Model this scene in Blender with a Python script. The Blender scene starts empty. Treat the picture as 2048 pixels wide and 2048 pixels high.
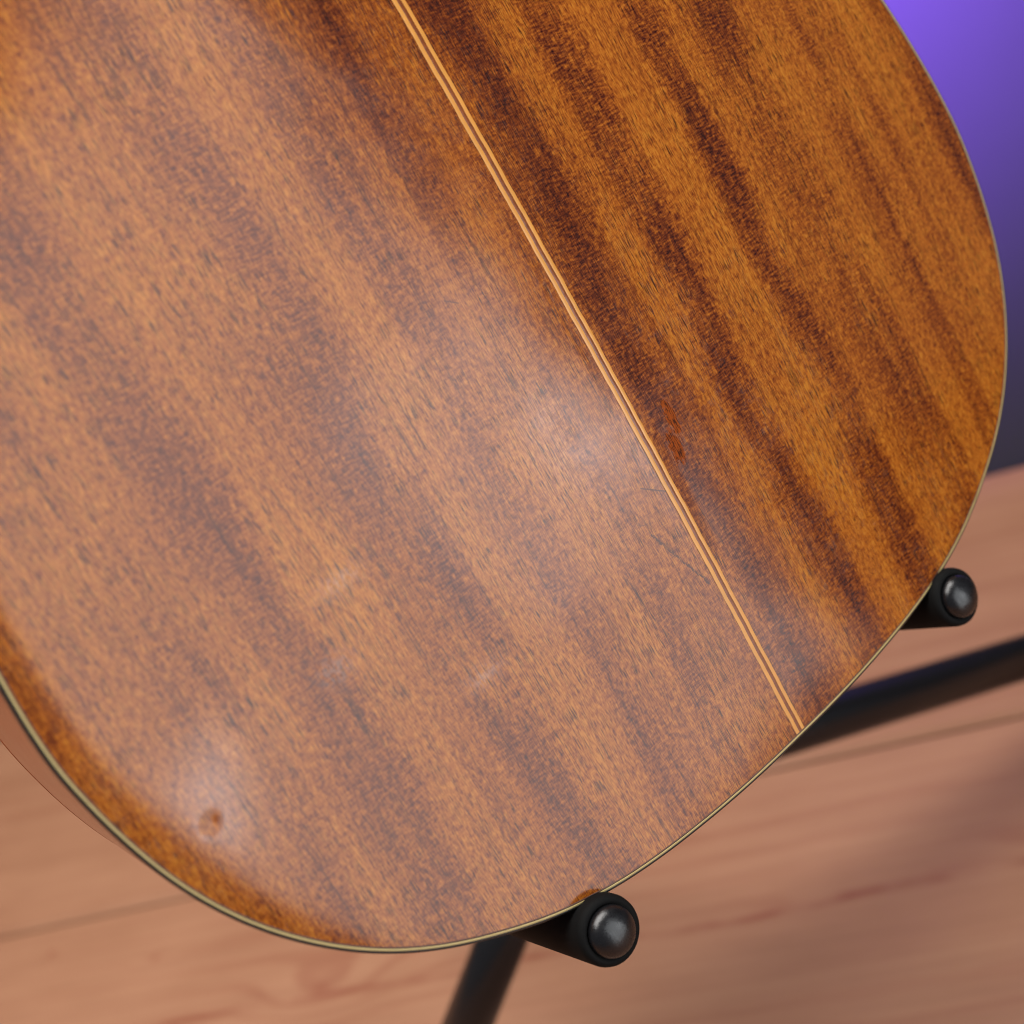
import bpy, bmesh, math, random
from mathutils import Matrix, Vector
import numpy as np

random.seed(7)
S = bpy.context.scene
COL = S.collection

# ------------------------------------------------------------------ camera
H = 0.36                                   # tail of the guitar above the floor
LEAN = math.radians(15)                    # the guitar leans back on its stand
SL, CL = math.sin(LEAN), math.cos(LEAN)
cam_d = bpy.data.cameras.new('camera')
cam = bpy.data.objects.new('camera', cam_d)
COL.objects.link(cam)
RW = ((0.7207188, 0.5350428, -0.4407876), (-0.5910274, 0.1419543, -0.7940627), (-0.3622858, 0.8328134, 0.4185341))
M = Matrix(RW).to_4x4()
M.translation = Vector((-0.21496, -0.26847, 0.27092 + H))
cam.matrix_world = M
cam_d.sensor_width = 36
cam_d.lens = 2600 / 2048 * 36
cam_d.clip_start = 0.01
cam_d.clip_end = 60
cam_d.dof.use_dof = True
cam_d.dof.focus_distance = 0.397
cam_d.dof.aperture_fstop = 7.8
S.camera = cam

# ------------------------------------------------------------------ world, lamps, exposure
W = bpy.data.worlds.new('World')
S.world = W
W.use_nodes = True
W.node_tree.nodes['Background'].inputs[0].default_value = (0.8, 0.82, 0.9, 1)
W.node_tree.nodes['Background'].inputs[1].default_value = 0.18


def lamp(name, kind, loc, target, power, color, **kw):
    d = bpy.data.lights.new(name, kind)
    d.energy = power
    d.color = color
    for k, v in kw.items():
        setattr(d, k, v)
    o = bpy.data.objects.new(name, d)
    COL.objects.link(o)
    o.location = loc
    o.rotation_euler = (Vector(target) - Vector(loc)).to_track_quat('-Z', 'Y').to_euler()
    return o


# the softbox: an upright panel in front of the guitar's back, right of the camera
KEY_ROLL = 12
A14 = math.radians(14)
CX, CY = math.sin(A14), -math.cos(A14)
SX, SY = -CY, CX


def panel_point(s, z, d=0.85):
    return (CX * d + SX * s, CY * d + SY * s, z + H)


def panel_lamp(name, s, z, w, h, rad, col, d=0.85, roll=0):
    loc = panel_point(s, z, d)
    o = lamp(name, 'AREA', loc, (loc[0] - CX, loc[1] - CY, loc[2]), rad * math.pi * w * h, col,
             shape='RECTANGLE', size=w, size_y=h)
    o.matrix_basis = o.matrix_basis @ Matrix.Rotation(math.radians(roll), 4, 'Z')


panel_lamp('key_softbox', -0.095, 0.24, 0.71, 1.14, 2.8, (0.95, 0.98, 1.0), roll=KEY_ROLL)
panel_lamp('key_diffuser', 0.15, 0.17, 0.24, 0.36, 1.3, (0.97, 0.97, 1.0), 0.845, roll=KEY_ROLL)
panel_lamp('key_bulb', 0.215, 0.125, 0.04, 0.13, 4.5, (0.97, 0.97, 1.0), 0.84, roll=25)
panel_lamp('key_bulb', -0.29, 0.085, 0.05, 0.10, 8.0, (0.97, 0.97, 1.0), 0.84, roll=-30)
lamp('ceiling_softbox', 'AREA', (-0.22, 0.60, 1.9), (-0.22, 0.60, 0.0), 108, (1.0, 0.96, 0.92), shape='RECTANGLE', size=1.8, size_y=1.8)
lamp('purple_spot', 'SPOT', (0.40, 0.30, 0.60), (0.61, 0.47, 0.56), 100, (0.25, 0.085, 1.0),
     spot_size=math.radians(122), spot_blend=0.55, shadow_soft_size=0.06)

S.render.engine = 'CYCLES'
S.cycles.use_denoising = True
S.cycles.adaptive_threshold = 0.02
S.cycles.filter_width = 1.0
S.cycles.max_bounces = 6
S.view_settings.view_transform = 'Standard'
S.view_settings.look = 'None'
S.view_settings.exposure = 0
S.view_settings.gamma = 1


# ------------------------------------------------------------------ helpers
def lin(r, g, b):
    f = lambda c: (c / 255 / 12.92) if c / 255 <= 0.04045 else ((c / 255 + 0.055) / 1.055) ** 2.4
    return (f(r), f(g), f(b), 1.0)


class N:
    """small node-tree writer: every call returns an output socket"""

    def __init__(self, name):
        self.m = bpy.data.materials.new(name)
        self.m.use_nodes = True
        self.t = self.m.node_tree
        self.b = self.t.nodes['Principled BSDF']

    def node(self, k):
        return self.t.nodes.new(k)

    def put(self, sock, v):
        if isinstance(v, bpy.types.NodeSocket):
            self.t.links.new(v, sock)
        else:
            sock.default_value = v

    def math(self, op, a, b=0.0, c=0.0, clamp=False):
        n = self.node('ShaderNodeMath')
        n.operation = op
        n.use_clamp = clamp
        self.put(n.inputs[0], a)
        self.put(n.inputs[1], b)
        self.put(n.inputs[2], c)
        return n.outputs[0]

    def add(self, a, b): return self.math('ADD', a, b)
    def sub(self, a, b): return self.math('SUBTRACT', a, b)
    def mul(self, a, b): return self.math('MULTIPLY', a, b)

    def coords(self, obj=None):
        n = self.node('ShaderNodeTexCoord')
        if obj is not None:
            n.object = obj
        s = self.node('ShaderNodeSeparateXYZ')
        self.t.links.new(n.outputs['Object'], s.inputs[0])
        return s.outputs[0], s.outputs[1], s.outputs[2]

    def xyz(self, x, y, z=0.0):
        n = self.node('ShaderNodeCombineXYZ')
        self.put(n.inputs[0], x)
        self.put(n.inputs[1], y)
        self.put(n.inputs[2], z)
        return n.outputs[0]

    def noise(self, vec, scale=1.0, detail=2.0, rough=0.5, dist=0.0):
        n = self.node('ShaderNodeTexNoise')
        self.put(n.inputs['Vector'], vec)
        n.inputs['Scale'].default_value = scale
        n.inputs['Detail'].default_value = detail
        n.inputs['Roughness'].default_value = rough
        n.inputs['Distortion'].default_value = dist
        return n.outputs['Fac']

    def step(self, v, lo, hi, a=0.0, b=1.0):
        n = self.node('ShaderNodeMapRange')
        n.interpolation_type = 'SMOOTHSTEP'
        self.put(n.inputs[0], v)
        n.inputs[1].default_value = lo
        n.inputs[2].default_value = hi
        n.inputs[3].default_value = a
        n.inputs[4].default_value = b
        return n.outputs[0]

    def ramp(self, fac, stops):
        n = self.node('ShaderNodeValToRGB')
        e = n.color_ramp.elements
        while len(e) < len(stops):
            e.new(0.5)
        for el, (p, c) in zip(e, stops):
            el.position = p
            el.color = c if len(c) == 4 else (*c, 1)
        self.put(n.inputs[0], fac)
        return n.outputs[0]

    def curve(self, x, x0, x1, pts):
        """piecewise value over x in [x0,x1], at most 32 points"""
        f = self.math('DIVIDE', self.sub(x, x0), x1 - x0, clamp=True)
        return self.ramp(f, [((p - x0) / (x1 - x0), (v, v, v, 1)) for p, v in pts])

    def mix(self, f, a, b, mode='MIX'):
        n = self.node('ShaderNodeMix')
        n.data_type = 'RGBA'
        n.blend_type = mode
        self.put(n.inputs[0], f)
        self.put(n.inputs[6], a)
        self.put(n.inputs[7], b)
        return n.outputs[2]

    def seg(self, x, y, a, b):
        """distance from (x,y) to the segment a-b"""
        dx, dy = b[0] - a[0], b[1] - a[1]
        L2 = dx * dx + dy * dy
        px, py = self.sub(x, a[0]), self.sub(y, a[1])
        t = self.math('DIVIDE', self.add(self.mul(px, dx), self.mul(py, dy)), L2, clamp=True)
        ex, ey = self.sub(px, self.mul(t, dx)), self.sub(py, self.mul(t, dy))
        return self.math('SQRT', self.add(self.mul(ex, ex), self.mul(ey, ey)))

    def gauss(self, x, y, cx, cy, sx, sy):
        a = self.mul(self.sub(x, cx), 1 / sx)
        b = self.mul(self.sub(y, cy), 1 / sy)
        return self.math('EXPONENT', self.mul(self.add(self.mul(a, a), self.mul(b, b)), -1.0))

    def bump(self, height, dist, strength=1.0, normal=None):
        n = self.node('ShaderNodeBump')
        n.inputs['Strength'].default_value = strength
        n.inputs['Distance'].default_value = dist
        self.put(n.inputs['Height'], height)
        if normal is not None:
            self.put(n.inputs['Normal'], normal)
        return n.outputs[0]

    def bsdf(self, **kw):
        for k, v in kw.items():
            self.put(self.b.inputs[k.replace('_', ' ')], v)
        return self.m


def simple(name, col, rough, spec=0.5, noise=0.0, scale=400, metal=0.0):
    n = N(name)
    x, y, z = n.coords()
    v = n.xyz(x, y, z)
    f = n.noise(v, scale, 3, 0.6)
    c = n.mix(f, tuple(q * (1 - noise) for q in col[:3]) + (1,), tuple(min(1, q * (1 + noise)) for q in col[:3]) + (1,))
    r = n.math('ADD', rough - 0.06, n.mul(f, 0.12))
    return n.bsdf(Base_Color=c, Roughness=r, Specular_IOR_Level=spec, Metallic=metal,
                  Normal=n.bump(f, 0.00012, 0.6))


def mesh(name, verts, faces, mat, parent=None, smooth=True):
    me = bpy.data.meshes.new(name)
    me.from_pydata([tuple(v) for v in verts], [], faces)
    me.update()
    if smooth:
        me.shade_smooth()
    o = bpy.data.objects.new(name, me)
    COL.objects.link(o)
    if mat:
        me.materials.append(mat)
    if parent:
        o.parent = parent
    return o


def empty(name, loc=(0, 0, 0), rot=(0, 0, 0)):
    o = bpy.data.objects.new(name, None)
    COL.objects.link(o)
    o.location = loc
    o.rotation_euler = rot
    o.empty_display_size = 0.05
    return o


def tube(name, path, radii, mat, parent, seg=28, caps=True):
    """a round tube along a list of points, one radius for each"""
    P = [Vector(p) for p in path]
    vs, fs = [], []
    t0 = (P[1] - P[0]).normalized()
    ref = t0.orthogonal().normalized()
    for i, p in enumerate(P):
        t = (P[min(i + 1, len(P) - 1)] - P[max(i - 1, 0)])
        if t.length < 1e-9:
            t = t0
        t.normalize()
        ref = (ref - t * ref.dot(t)).normalized()
        b = t.cross(ref)
        for k in range(seg):
            a = 2 * math.pi * k / seg
            vs.append(p + (ref * math.cos(a) + b * math.sin(a)) * radii[i])
    for i in range(len(P) - 1):
        for k in range(seg):
            k2 = (k + 1) % seg
            fs.append((i * seg + k, i * seg + k2, (i + 1) * seg + k2, (i + 1) * seg + k))
    if caps:
        fs.append(tuple(range(seg))[::-1])
        fs.append(tuple((len(P) - 1) * seg + k for k in range(seg)))
    return mesh(name, vs, fs, mat, parent)


def lathe(name, origin, axis, profile, mat, parent, seg=40):
    """profile: (distance along axis, radius), turned about the axis"""
    ax = Vector(axis).normalized()
    p = ax.orthogonal().normalized()
    q = ax.cross(p)
    o = Vector(origin)
    vs, fs = [], []
    for d, r in profile:
        for k in range(seg):
            a = 2 * math.pi * k / seg
            vs.append(o + ax * d + (p * math.cos(a) + q * math.sin(a)) * max(r, 1e-5))
    for i in range(len(profile) - 1):
        for k in range(seg):
            k2 = (k + 1) % seg
            fs.append((i * seg + k, i * seg + k2, (i + 1) * seg + k2, (i + 1) * seg + k))
    fs.append(tuple(range(seg))[::-1])
    fs.append(tuple((len(profile) - 1) * seg + k for k in range(seg)))
    return mesh(name, vs, fs, mat, parent)


# ------------------------------------------------------------------ floor and wall (boards run at 45 degrees to the guitar)
PD = Vector((0.6895, -0.7243, 0)).normalized()      # along the boards
PW = Vector((0.7243, 0.6895, 0)).normalized()       # across the boards, towards the wall
ang = math.atan2(PD.y, PD.x)
W_WALL = 0.766
SEAM = 0.425
BW = W_WALL - SEAM                                   # board width

floor = empty('floor', (0, 0, 0), (0, 0, ang))
floor['kind'] = 'structure'


def floor_material():
    n = N('pine_boards')
    x, y, z = n.coords(floor)                        # metres: along, across (y = distance towards the wall)
    oi = n.node('ShaderNodeObjectInfo')
    rnd = oi.outputs['Random']
    wob = n.mul(n.sub(n.noise(n.xyz(n.mul(x, 1.3), n.mul(y, 6.0), n.mul(rnd, 9)), 1.0, 2, 0.5), 0.5), 0.07)
    fine = n.mul(n.sub(n.noise(n.xyz(n.mul(x, 14.0), n.mul(y, 60.0), rnd), 1.0, 3, 0.6), 0.5), 0.012)
    g = n.add(n.add(y, wob), fine)
    # knots push the growth rings aside
    knots = [(-0.429, 0.292, 0.055, 0.03, 0.05), (-0.597, 0.357, 0.018, 0.01, 0.03), (-0.712, 0.387, 0.018, 0.01, 0.025),
             (0.095, 0.305, 0.04, 0.010, 0.018), (-0.045, 0.288, 0.05, 0.008, 0.016), (0.144, 0.551, 0.03, 0.012, 0.04), (-0.281, 0.135, 0.05, 0.03, 0.06)]
    spots = None
    for (kx, ky, sx, sy, amp) in knots:
        gs = n.gauss(x, y, kx, ky, sx, sy)
        g = n.add(g, n.mul(gs, amp))
        core = n.gauss(x, y, kx, ky, sx * 0.22, sy * 0.3)
        spots = core if spots is None else n.math('MAXIMUM', spots, core)
    ring = n.math('SINE', n.mul(g, 2 * math.pi / 0.026))
    ring = n.step(ring, 0.15, 1.0)
    rmask = n.step(n.noise(n.xyz(n.mul(x, 1.4), n.mul(y, 9.0), n.mul(rnd, 4)), 1.0, 2), 0.38, 0.72)
    ringk = None
    for (kx, ky, sx, sy, amp) in knots[:1] + knots[3:5]:
        q = n.gauss(x, y, kx, ky, sx * 2.2, sy * 1.8)
        ringk = q if ringk is None else n.math('MAXIMUM', ringk, q)
    dark = n.mul(ring, n.math('MULTIPLY_ADD', rmask, 0.22, n.mul(ringk, 0.30)))
    # one long dark grain streak on the board nearest the camera
    sy_ = n.add(y, n.mul(n.sub(n.noise(n.xyz(n.mul(x, 7.0), 0.3, 0.0), 1.0, 3), 0.5), 0.022))
    st = n.math('EXPONENT', n.mul(n.math('POWER', n.math('DIVIDE', n.sub(sy_, 0.285), 0.0035), 2.0), -1.0))
    st = n.mul(st, n.step(n.noise(n.xyz(n.mul(x, 16.0), 4.0, 0.0), 1.0, 2), 0.36, 0.62))
    dark = n.math('MAXIMUM', dark, n.mul(st, 0.75))
    dark = n.math('MAXIMUM', dark, n.mul(spots, 0.6))
    soft = n.noise(n.xyz(n.mul(x, 9.0), n.mul(y, 30.0), rnd), 1.0, 4, 0.6)
    fl = n.noise(n.xyz(n.mul(x, 5.0), n.mul(y, 170.0), rnd), 1.0, 3, .6)
    c = n.mix(n.math('MULTIPLY_ADD', fl, .5, n.mul(soft, .5)), lin(112, 71, 50), lin(152, 111, 84))
    c = n.mix(dark, c, lin(104, 46, 28))
    tone = n.math('MULTIPLY_ADD', rnd, 0.10, 0.95)
    c = n.mix(1.0, c, n.xyz(tone, tone, tone), 'MULTIPLY')
    fg = n.noise(n.xyz(n.mul(x, 30.0), n.mul(y, 600.0), 0.0), 1.0, 2)
    return n.bsdf(Base_Color=c, Roughness=n.math('MULTIPLY_ADD', soft, 0.15, 0.40), Specular_IOR_Level=0.35,
                  Normal=n.bump(fg, 0.0003, 0.3))


floor_mat = floor_material()


def board(x0, x1, y0, y1):
    t, b, g = 0.02, 0.0042, 0.0018
    y0 += g
    y1 -= g
    x0 += g
    x1 -= g
    v = [(x0, y0, -t), (x1, y0, -t), (x1, y1, -t), (x0, y1, -t),
         (x0, y0, -b), (x1, y0, -b), (x1, y1, -b), (x0, y1, -b),
         (x0 + b, y0 + b, 0), (x1 - b, y0 + b, 0), (x1 - b, y1 - b, 0), (x0 + b, y1 - b, 0)]
    f = [(0, 3, 2, 1), (8, 9, 10, 11)]
    for a, c in ((0, 4), (4, 8)):
        for k in range(4):
            k2 = (k + 1) % 4
            f.append((a + k, a + k2, c + k2, c + k))
    return mesh('floor_board', v, f, floor_mat, floor, smooth=False)


for r in range(7):
    yb = W_WALL - (r + 1) * BW
    off = (-3.1, -3.3, -3.0, -3.4)[r % 4]
    for k in range(2):
        board(off + k * 4.0, off + (k + 1) * 4.0 - (1.4 if k else 0), yb, yb + BW)

sub = simple('dark_subfloor', (0.02, 0.015, 0.012), 0.9)
mesh('subfloor', [(-3.2, -1.6, -0.021), (2.4, -1.6, -0.021), (2.4, W_WALL, -0.021), (-3.2, W_WALL, -0.021)], [(0, 1, 2, 3)], sub, floor, False)


def wall_material():
    n = N('dark_wall_paint')
    x, y, z = n.coords()
    v = n.xyz(x, y, z)
    f = n.noise(v, 6.0, 4, 0.6)
    c = n.mix(f, (0.030, 0.030, 0.032, 1), (0.036, 0.036, 0.038, 1))
    return n.bsdf(Base_Color=c, Roughness=0.8, Specular_IOR_Level=0.2,
                  Normal=n.bump(n.noise(v, 350, 3), 0.0004, 0.4))


wall = mesh('back_wall', [(-3.2, 0, 0), (2.4, 0, 0), (2.4, 0.08, 0), (-3.2, 0.08, 0),
                          (-3.2, 0, 2.4), (2.4, 0, 2.4), (2.4, 0.08, 2.4), (-3.2, 0.08, 2.4)],
            [(0, 1, 5, 4), (1, 2, 6, 5), (2, 3, 7, 6), (3, 0, 4, 7), (4, 5, 6, 7), (0, 3, 2, 1)], wall_material(), None, False)
wall.rotation_euler = (0, 0, ang)
wall.location = PW * (W_WALL + 0.001) + Vector((0, 0, -0.02))
wall['kind'] = 'structure'

# ------------------------------------------------------------------ guitar
guitar = empty('acoustic_guitar', (0, 0, H), (math.radians(90) - LEAN, 0, 0))
# local axes: x across, y up along the body, z out of the back towards the camera
guitar['label'] = 'glossy mahogany acoustic guitar seen from behind, leaning on the black stand'
guitar['category'] = 'guitar'

HALF = [(0, 0), (.016, .0001), (.032, .0007), (.049, .002), (.066, .0040), (.083, .0072), (.101, .0125), (.118, .0200),
        (.135, .0295), (.150, .0410), (.163, .0550), (.174, .0715), (.182, .0895), (.187, .1085), (.1898, .1275), (.1902, .1400),
        (.1895, .1530), (.1878, .1680), (.1848, .1860), (.180, .2040), (.1735, .2230), (.164, .2430), (.153, .2620), (.1405, .2820),
        (.1315, .3020), (.1280, .3200), (.1295, .3400), (.1340, .3620), (.1385, .3850), (.1400, .4080), (.1365, .4310), (.126, .4520),
        (.108, .4680), (.083, .4780), (.055, .4830), (.027, .4848), (0, .4850)]
MM = [(-x, y) for x, y in HALF[-2:0:-1]]
LOOP = HALF + MM


def spline_loop(pts, per=10):
    n = len(pts)
    out = []
    for i in range(n):
        p0, p1, p2, p3 = (np.array(pts[(i + k - 1) % n]) for k in range(4))
        for j in range(per):
            t = j / per
            out.append(0.5 * ((2 * p1) + (-p0 + p2) * t + (2 * p0 - 5 * p1 + 4 * p2 - p3) * t * t + (-p0 + 3 * p1 - 3 * p2 + p3) * t ** 3))
    a = np.array(out)
    for _ in range(14):                       # even the hand-set points out
        a = 0.25 * np.roll(a, 1, 0) + 0.5 * a + 0.25 * np.roll(a, -1, 0)
    return a


OUT = spline_loop(LOOP)
NO = len(OUT)
tang = np.roll(OUT, -1, 0) - np.roll(OUT, 1, 0)
tang /= np.linalg.norm(tang, axis=1)[:, None]
NORM = np.c_[tang[:, 1], -tang[:, 0]]         # outward
BIND = 0.0015
INNER = OUT - NORM * BIND
CEN = np.array((0.0, 0.21))
PW_ = 2.5
GAIN = 0.69
DOME, RIDGE = 0.0062, 0.018


def back_z(u, v, t):
    # arched plate, a faint ridge at the joint, slight unevenness of a hand-finished plate
    w = math.sin(u * 61 + 1.3 + 9 * v) * math.sin(v * 47 + .4 - 7 * u) * 0.00016 + math.sin(u * 140 + 31 * v) * math.sin(v * 118 - 25 * u + 2) * 0.000035
    side = math.hypot(u, 1e-6) / math.hypot(u, v - CEN[1] + 1e-6)       # 1 towards the sides, 0 towards tail and neck
    pw = 1.75 + (PW_ - 1.75) * min(1.0, side * side * 1.3)
    roll = max(0.0, (t - .94) / .06) ** 2 * 0.0007 * min(1.0, max(0.0, (-u - .09) / .06)) if t < 1.0001 else 0
    return DOME * (1 - t ** pw) + roll_fix(t, u) - roll - RIDGE * abs(u) * (1 - t * t) + w * (1 - t ** 6) * min(1, abs(u) / .006)


def roll_fix(t, u):
    # the left rim is sanded rounder: keep its edge on the binding, lift the plate just inside it
    k = min(1.0, max(0.0, (-u - .09) / .06))
    return 0.0007 * k * min(1.0, t / .94) ** 3


def mahogany():
    n = N('mahogany_back')
    X, Y, Z = n.coords(guitar)
    x, y = n.mul(X, 1000.0), n.mul(Y, 1000.0)         # millimetres
    nv = lambda sx, sy, off=0.0: n.xyz(n.mul(x, sx), n.mul(y, sy), off)
    # ribbon figure: dark and light bands that run with the grain
    long_ = n.noise(nv(.02, .008), 1.0, 1)
    jag = n.noise(nv(.14, .40, 7.7), 1.0, 2, .6)
    xb = n.add(n.add(x, n.mul(n.sub(long_, .5), 12.0)), n.mul(n.sub(jag, .5), 9.0))
    bands = n.curve(xb, -200, 200, [(-200, .5), (-188, .7), (-180, .3), (-163, .35), (-150, .75), (-143, .3), (-128, .85), (-119, .8), (-113, .2),
                                    (-98, .35), (-84, .85), (-75, .9), (-68, .2), (-56, .25), (-50, .75), (-44, .6), (-32, .25), (-24, .8),
                                    (-16, .35), (-3, .55), (11, .85), (21, .6), (30, .2), (37, .85), (45, .9), (51, .2), (66, .15), (73, .9),
                                    (81, .95), (87, .2), (105, .8), (113, .9)])
    b2 = n.curve(xb, 113, 200, [(113, .9), (119, .2), (131, .3), (137, .7), (142, .3), (155, .5), (160, .25), (176, .4), (184, .85), (200, .5)])
    bands = n.mix(n.step(xb, 112.9, 113.1), bands, b2)
    broad = n.noise(nv(.05, .02, 9.0), 1.0, 2, .6)
    bands = n.mul(bands, n.step(broad, .28, .62, .5, 1.1))
    bands = n.mul(bands, n.step(x, -30.0, 20.0, .72, 1.0))  # left bands weakened: the glare's wash-out put into the colour
    # finer streaks, dark dashes along the grain, mottle, and the cross figure inside the dark bands
    streak = n.noise(nv(.30, .012, 17.0), 1.0, 2, .6)
    dash = n.noise(nv(2.9, .34, 4.0), 1.0, 2, .62)
    mott = n.noise(nv(.85, .42, 14.0), 1.0, 2, .62)
    cross = n.noise(nv(.40, 1.4, 2.0), 1.0, 1, .55)
    pores = n.noise(nv(3.0, .13, 6.0), 1.0, 1, .6)
    d = n.add(n.mul(bands, .50), n.mul(n.sub(broad, .5), .30))
    d = n.add(d, n.mul(n.sub(streak, .5), .50))
    d = n.add(d, n.mul(n.sub(dash, .5), n.math('MULTIPLY_ADD', bands, -.9, 1.85)))
    d = n.add(d, n.mul(n.sub(mott, .5), .72))
    d = n.add(d, n.mul(n.sub(cross, .5), n.math('MULTIPLY_ADD', bands, 1.2, .15)))
    d = n.add(d, n.mul(n.gauss(x, y, -26.0, 272.0, 20.0, 62.0), .26))
    d = n.add(d, n.mul(n.gauss(x, y, 13.0, 235.0, 10.0, 60.0), .26))
    d = n.math('ADD', d, .17, clamp=True)
    sc_ = lambda r, g, b: tuple(q * GAIN for q in lin(r, g, b)[:3]) + (1,)
    col = n.ramp(d, [(0.0, sc_(214, 134, 42)), (.25, sc_(190, 106, 30)), (.48, sc_(152, 76, 23)), (.75, sc_(104, 42, 17)), (1.0, sc_(64, 25, 13))])
    pf = n.mul(n.step(pores, .56, .63), n.step(n.add(broad, n.mul(n.sub(jag, .5), .7)), .68, .34, .05, 1.0))
    col = n.mix(n.mul(pf, .85), col, sc_(44, 19, 12))
    fibre = n.noise(nv(2.4, .035, 26.0), 1.0, 1)
    ff = n.mul(n.step(fibre, .57, .66), n.step(n.add(streak, n.mul(n.sub(jag, .5), .8)), .42, .62, .0, .62))
    col = n.mix(ff, col, sc_(58, 25, 14))
    # faint lamp reflection spots, painted pale into the wood colour
    haze_spots = n.math('MAXIMUM', n.gauss(x, y, -119.0, 112.0, 5.0, 4.0), n.math('MAXIMUM', n.gauss(x, y, -84.0, 85.0, 6.0, 3.0), n.gauss(x, y, -106.0, 131.0, 7.0, 3.0)))
    haze_spots = n.mul(n.mul(haze_spots, n.step(mott, .35, .65)), .16)
    col = n.mix(haze_spots, col, lin(225, 205, 190))
    # wear: hairline scratches, a ragged crack in the finish beside the strip, a bruised patch, a dent
    rag = n.mul(n.sub(mott, .5), 4.5)
    ragy = n.mul(n.sub(jag, .5), 5.0)
    xr, yr = n.add(x, rag), n.add(y, ragy)
    s1 = n.step(n.seg(x, n.add(y, n.mul(rag, .10)), (-9.5, 100.3), (-2.2, 94.8)), .14, .32, .8, 0)
    s2 = n.step(n.seg(n.add(x, n.mul(rag, .55)), n.add(y, n.mul(ragy, .5)), (-14.0, 86.5), (-4.2, 62.5)), .18, .62, .92, 0)
    s2 = n.mul(s2, n.step(dash, .30, .50, .35, 1.0))
    s3 = n.step(n.seg(x, n.add(y, n.mul(rag, .15)), (-36, 179), (-32.5, 176.5)), .12, .32, .7, 0)
    s4 = n.step(n.seg(xr, yr, (-17, 92), (-13.5, 90.5)), .2, .6, .5, 0)
    sc = n.math('MAXIMUM', n.math('MAXIMUM', s1, s2), n.math('MAXIMUM', s3, s4))
    col = n.mix(sc, col, lin(64, 30, 20))
    pt = n.math('MAXIMUM', n.gauss(xr, yr, 12.6, 112.5, 2.6, 7.5), n.gauss(xr, yr, 9.0, 104.0, 3.0, 6.5))
    pt = n.add(pt, n.mul(n.sub(mott, .5), .9))
    pt = n.step(pt, .36, .62)
    col = n.mix(n.mul(pt, .9), col, n.mix(n.step(dash, .46, .60), lin(146, 66, 12), lin(48, 19, 8)))
    dent = n.gauss(n.add(n.mul(x, .8), n.mul(y, .6)), n.add(n.mul(x, -.6), n.mul(y, .8)),
                   -167.5 * .8 + 99.5 * .6, 167.5 * .6 + 99.5 * .8, 2.6, 1.9)
    nm = n.bump(n.sub(n.mul(dent, -.26), n.mul(pf, .006)), 0.001, 1.0)
    smud = n.noise(nv(.05, .06, 41.0), 1.0, 2, .65)
    rough = n.math('MULTIPLY_ADD', smud, .12, .09)
    rough = n.math('MULTIPLY_ADD', pt, .30, rough)
    return n.bsdf(Base_Color=col, Roughness=rough, Specular_IOR_Level=n.math('MULTIPLY_ADD', pt, -.42, .5), IOR=1.5, Normal=nm)


mah = mahogany()
mah_side = simple('mahogany_side', lin(150, 72, 34), 0.16, 0.6, 0.35, 90)
cream = simple('cream_binding', lin(182, 162, 108), 0.25, 0.5, 0.10, 300)
black_line = simple('black_purfling', (0.012, 0.010, 0.009), 0.3, 0.5, 0.2, 300)
brown_line = simple('brown_purfling', lin(74, 36, 14), 0.3, 0.5, 0.3, 400)
maple = simple('maple_stripe', lin(206, 142, 64), 0.24, 0.5, 0.16, 260)
walnut = simple('walnut_stripe', lin(120, 62, 26), 0.24, 0.5, 0.55, 700)
spruce = simple('spruce_top', lin(214, 168, 110), 0.3, 0.5, 0.1, 60)

# two book-matched halves of the back
TN = 110
ts = [1 - (1 - i / TN) ** 1.25 for i in range(TN + 1)]
PURF = 0.0004
EDGE = OUT - NORM * (BIND + PURF)
ibot, itop = 0, (len(HALF) - 1) * 10
GAP = 0.0020
for sgn in (1, -1):
    idx = list(range(ibot, itop + 1)) if sgn > 0 else [k % NO for k in range(itop, NO + 1)]
    vs, fs = [], []
    for k in idx:
        e = EDGE[k].copy()
        if sgn * e[0] < 0 or k in (ibot, itop):
            e[0] = 0
        for t in ts:
            q = CEN + t * (e - CEN)
            vs.append((q[0], q[1], back_z(q[0], q[1], t)))
    m = TN + 1
    for a in range(len(idx) - 1):
        for b in range(TN):
            i0 = a * m + b
            f = (i0, i0 + 1, i0 + m + 1, i0 + m)
            if b == 0:
                f = (i0, i0 + 1, i0 + m + 1)
            fs.append(f)
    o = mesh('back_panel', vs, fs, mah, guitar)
    o['label'] = 'right half of the mahogany back' if sgn > 0 else 'left half of the mahogany back under the softbox glare'


# centre strip: maple, walnut, maple, set into the joint
def centre_z(v):
    end = EDGE[ibot][1] if v < CEN[1] else EDGE[itop][1]
    t = min(1, abs(v - CEN[1]) / abs(end - CEN[1]))
    return DOME * (1 - t ** 1.75), t


strip = None
for nm, u0, u1, mt, lift in (('back_strip', -0.00068, 0.00060, walnut, .00012), ('light_stripe', -0.00205, -0.00068, maple, .00016), ('light_stripe', 0.00060, 0.00185, maple, .00016)):
    vs, fs = [], []
    rows = 240
    v0, v1 = EDGE[ibot][1] + 0.0001, EDGE[itop][1] - 0.0001
    for i in range(rows + 1):
        v = v0 + (v1 - v0) * i / rows
        z, t = centre_z(v)
        wv = 0.00006 * math.sin(v * 311) + 0.00004 * math.sin(v * 873 + 1)
        for j in range(4):
            u = u0 + (u1 - u0) * j / 3 + wv
            e = 0.00003 if j in (0, 3) else 0
            vs.append((u, v, z - RIDGE * abs(u) * (1 - t * t) + lift - e))
    for i in range(rows):
        for j in range(3):
            a = i * 4 + j
            fs.append((a, a + 1, a + 5, a + 4))
    o = mesh(nm, vs, fs, mt, guitar if strip is None else strip)
    if strip is None:
        strip = o


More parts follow.
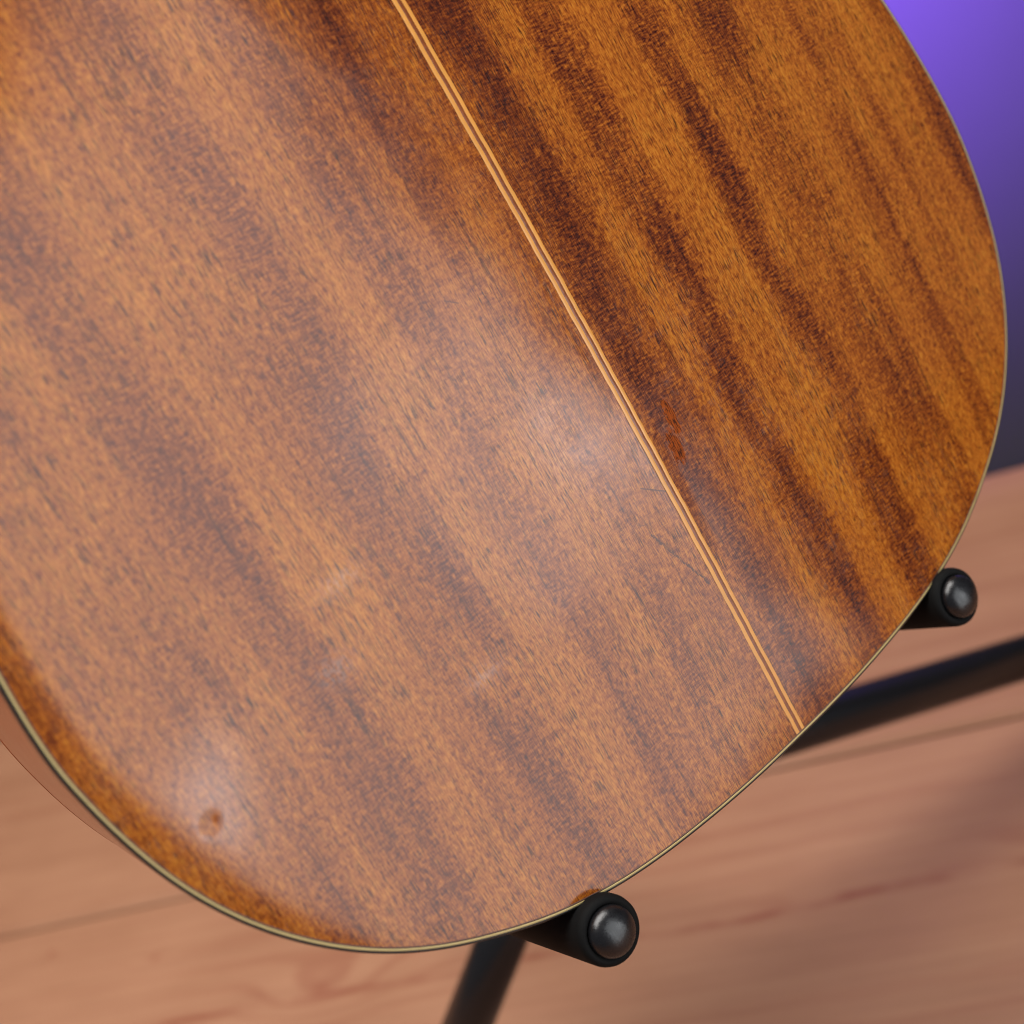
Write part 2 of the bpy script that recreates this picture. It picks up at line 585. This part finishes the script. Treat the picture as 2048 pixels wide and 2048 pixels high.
def sweep(name, prof, mat, parent):
    """prof: (offset inward from the outline, z) swept round the body"""
    vs, fs = [], []
    m = len(prof)
    for k in range(NO):
        for (d, z) in prof:
            q = OUT[k] - NORM[k] * d
            vs.append((q[0], q[1], z))
    for k in range(NO):
        k2 = (k + 1) % NO
        for j in range(m - 1):
            fs.append((k * m + j, k2 * m + j, k2 * m + j + 1, k * m + j + 1))
    return mesh(name, vs, fs, mat, parent)


DEPTH = 0.096
BZ = 0.00155
rr = 0.0009
arc = [(rr - rr * math.sin(a), -rr + rr * math.cos(a)) for a in [math.pi / 2 * i / 6 for i in range(7)]]
bind = sweep('binding', [(BIND, -0.00005), (BIND, 0.00014), (BIND - .0002, 0.00012), (.0012, .0001), (.00098, .00006), (.00086, .0), (.00084, -.0004)], cream, guitar)
sweep('inner_purfling', [(BIND + PURF + .0001, 0.00005), (BIND + PURF, 0.00010), (BIND, 0.00010), (BIND, -.0002)], brown_line, bind)
sweep('side_purfling', [(.00086, -.0003), (.00086, -.00004), (.0007, -.00003), (.0004, -.00012), (.0001, -.00036), (0.0, -.0007), (0.0, -.0055), (.0003, -.0056)], black_line, bind)
sweep('side', [(0.0001, -.0050), (0.0001, -DEPTH / 3), (0.0001, -2 * DEPTH / 3), (0.0001, -DEPTH + .003)], mah_side, guitar)
sweep('front_binding', [(0.0002, -DEPTH + .0031), (0.0, -DEPTH + .003), (0.0, -DEPTH + .0008), (.0008, -DEPTH), (.002, -DEPTH - .0001)], mah_side, guitar)
vs = [(p[0], p[1], -DEPTH) for p in (OUT - NORM * .0015)]
mesh('soundboard', vs, [tuple(range(NO))[::-1]], spruce, guitar, False)
# neck and head above the frame
nk, nf = [], []
prof = [(math.cos(a), math.sin(a)) for a in [math.pi * i / 12 for i in range(13)]]
stations = [(.470, .030, .075), (.480, .029, .050), (.492, .028, .030), (.52, .0275, .023), (.60, .0268, .0215), (.72, .0255, .0205), (.83, .0240, .0195)]
for (v, w, dz) in stations:
    for c, s in prof:
        nk.append((c * w, v, -DEPTH + .001 + s * dz))
for i in range(len(stations) - 1):
    for j in range(12):
        a = i * 13 + j
        nf.append((a, a + 13, a + 14, a + 1))
    nf.append((i * 13, i * 13 + 12, i * 13 + 25, i * 13 + 13))
mesh('neck', nk, nf, mah_side, guitar)
hv = [(-.024, .828, 0), (.024, .828, 0), (.036, .86, -.006), (.038, 1.0, -.034), (.02, 1.015, -.037), (-.02, 1.015, -.037), (-.038, 1.0, -.034), (-.036, .86, -.006)]
hv = [(a, b, c - DEPTH + .004) for a, b, c in hv]
hv = hv + [(a, b, c + .016) for a, b, c in hv]
mesh('headstock', hv, [tuple(range(8))[::-1], tuple(range(8, 16))] + [(k, (k + 1) % 8, (k + 1) % 8 + 8, k + 8) for k in range(8)], mah_side, guitar, False)


def gw(u, v, n):
    """guitar-local point in world space"""
    return Vector((u, v * SL - n * CL, v * CL + n * SL + H))


# ------------------------------------------------------------------ stand
metal = simple('black_satin_metal', (0.006, 0.006, 0.007), 0.24, 0.40, 0.2, 900)
foam = simple('black_foam_rubber', (0.0035, 0.0035, 0.0035), 0.75, 0.12, 0.4, 1500)
rubber = simple('black_rubber_cap', (0.006, 0.006, 0.007), 0.28, 0.5, 0.3, 700)
HUB = Vector((0.0300, 0.2585, -0.167 + H))
stand = empty('guitar_stand', (HUB.x, HUB.y, 0))
stand['label'] = 'black tubular tripod stand whose two padded arms hold the guitar'
stand['category'] = 'guitar stand'
stand_off = Vector((HUB.x, HUB.y, 0))
L = lambda p: Vector(p) - stand_off


def fork(u, v, nend):
    a = gw(u, v - 0.0075, -0.125)                 # the arms rise a little towards the tips
    b = gw(u, v, nend)
    ax = (b - a).normalized()
    ln = (b - a).length
    R = 0.0104
    prof = [(0, .0085), (.002, R), (ln - .0022, R), (ln - .0008, R * .97), (ln, R * .90), (ln + .0002, R * .80), (ln - .0006, R * .74), (ln - .001, .0030)]
    arm = lathe('fork_arm', L(a), ax, prof, foam, stand, 56)
    r = 0.0076
    cap = [(ln - .0010, r)] + [(ln + .0004 + .0046 * math.sin(q), r * math.cos(q)) for q in [math.pi / 2 * i / 12 for i in range(13)]]
    e = lathe('end_cap', L(a), ax, cap, rubber, arm, 48)
    return a


fa = fork(-0.0938, 0.0016, 0.0055)
fb = fork(0.0822, -0.0016, 0.0035)
mid = gw(-0.004, -0.004, -0.140)
tube('yoke', [L(fa), L(gw(-0.075, -0.002, -0.135)), L(gw(-.05, -.004, -.14)), L(mid), L(gw(.042, -.004, -.14)), L(gw(0.066, -0.002, -0.135)), L(fb)], [.008] * 7, metal, stand)
top = gw(0.0, 0.52, -0.150)
tube('post', [L(HUB), L(mid), L(top)], [.0125, .0110, .0105], metal, stand)
tube('hub', [L(HUB + Vector((0, 0, -.03))), L(HUB + Vector((0, 0, -.028))), L(HUB + Vector((0, 0, .028))), L(HUB + Vector((0, 0, .03)))], [.018, .021, .021, .018], rubber, stand)
for fx, fy in ((0.5331, 0.1429), (-0.1195, 0.3190), (0.03, 0.60)):
    foot = Vector((fx, fy, 0.0165))
    dr = (foot - HUB).normalized()
    lg = tube('leg', [L(HUB), L(HUB + dr * .1), L(foot)], [.0143] * 3, metal, stand, 40)
    tube('rubber_foot', [L(foot - dr * .03), L(foot - dr * .029), L(foot + dr * .004), L(foot + dr * .008)], [.0146, .0165, .0165, .010], rubber, lg)

bpy.context.view_layer.update()
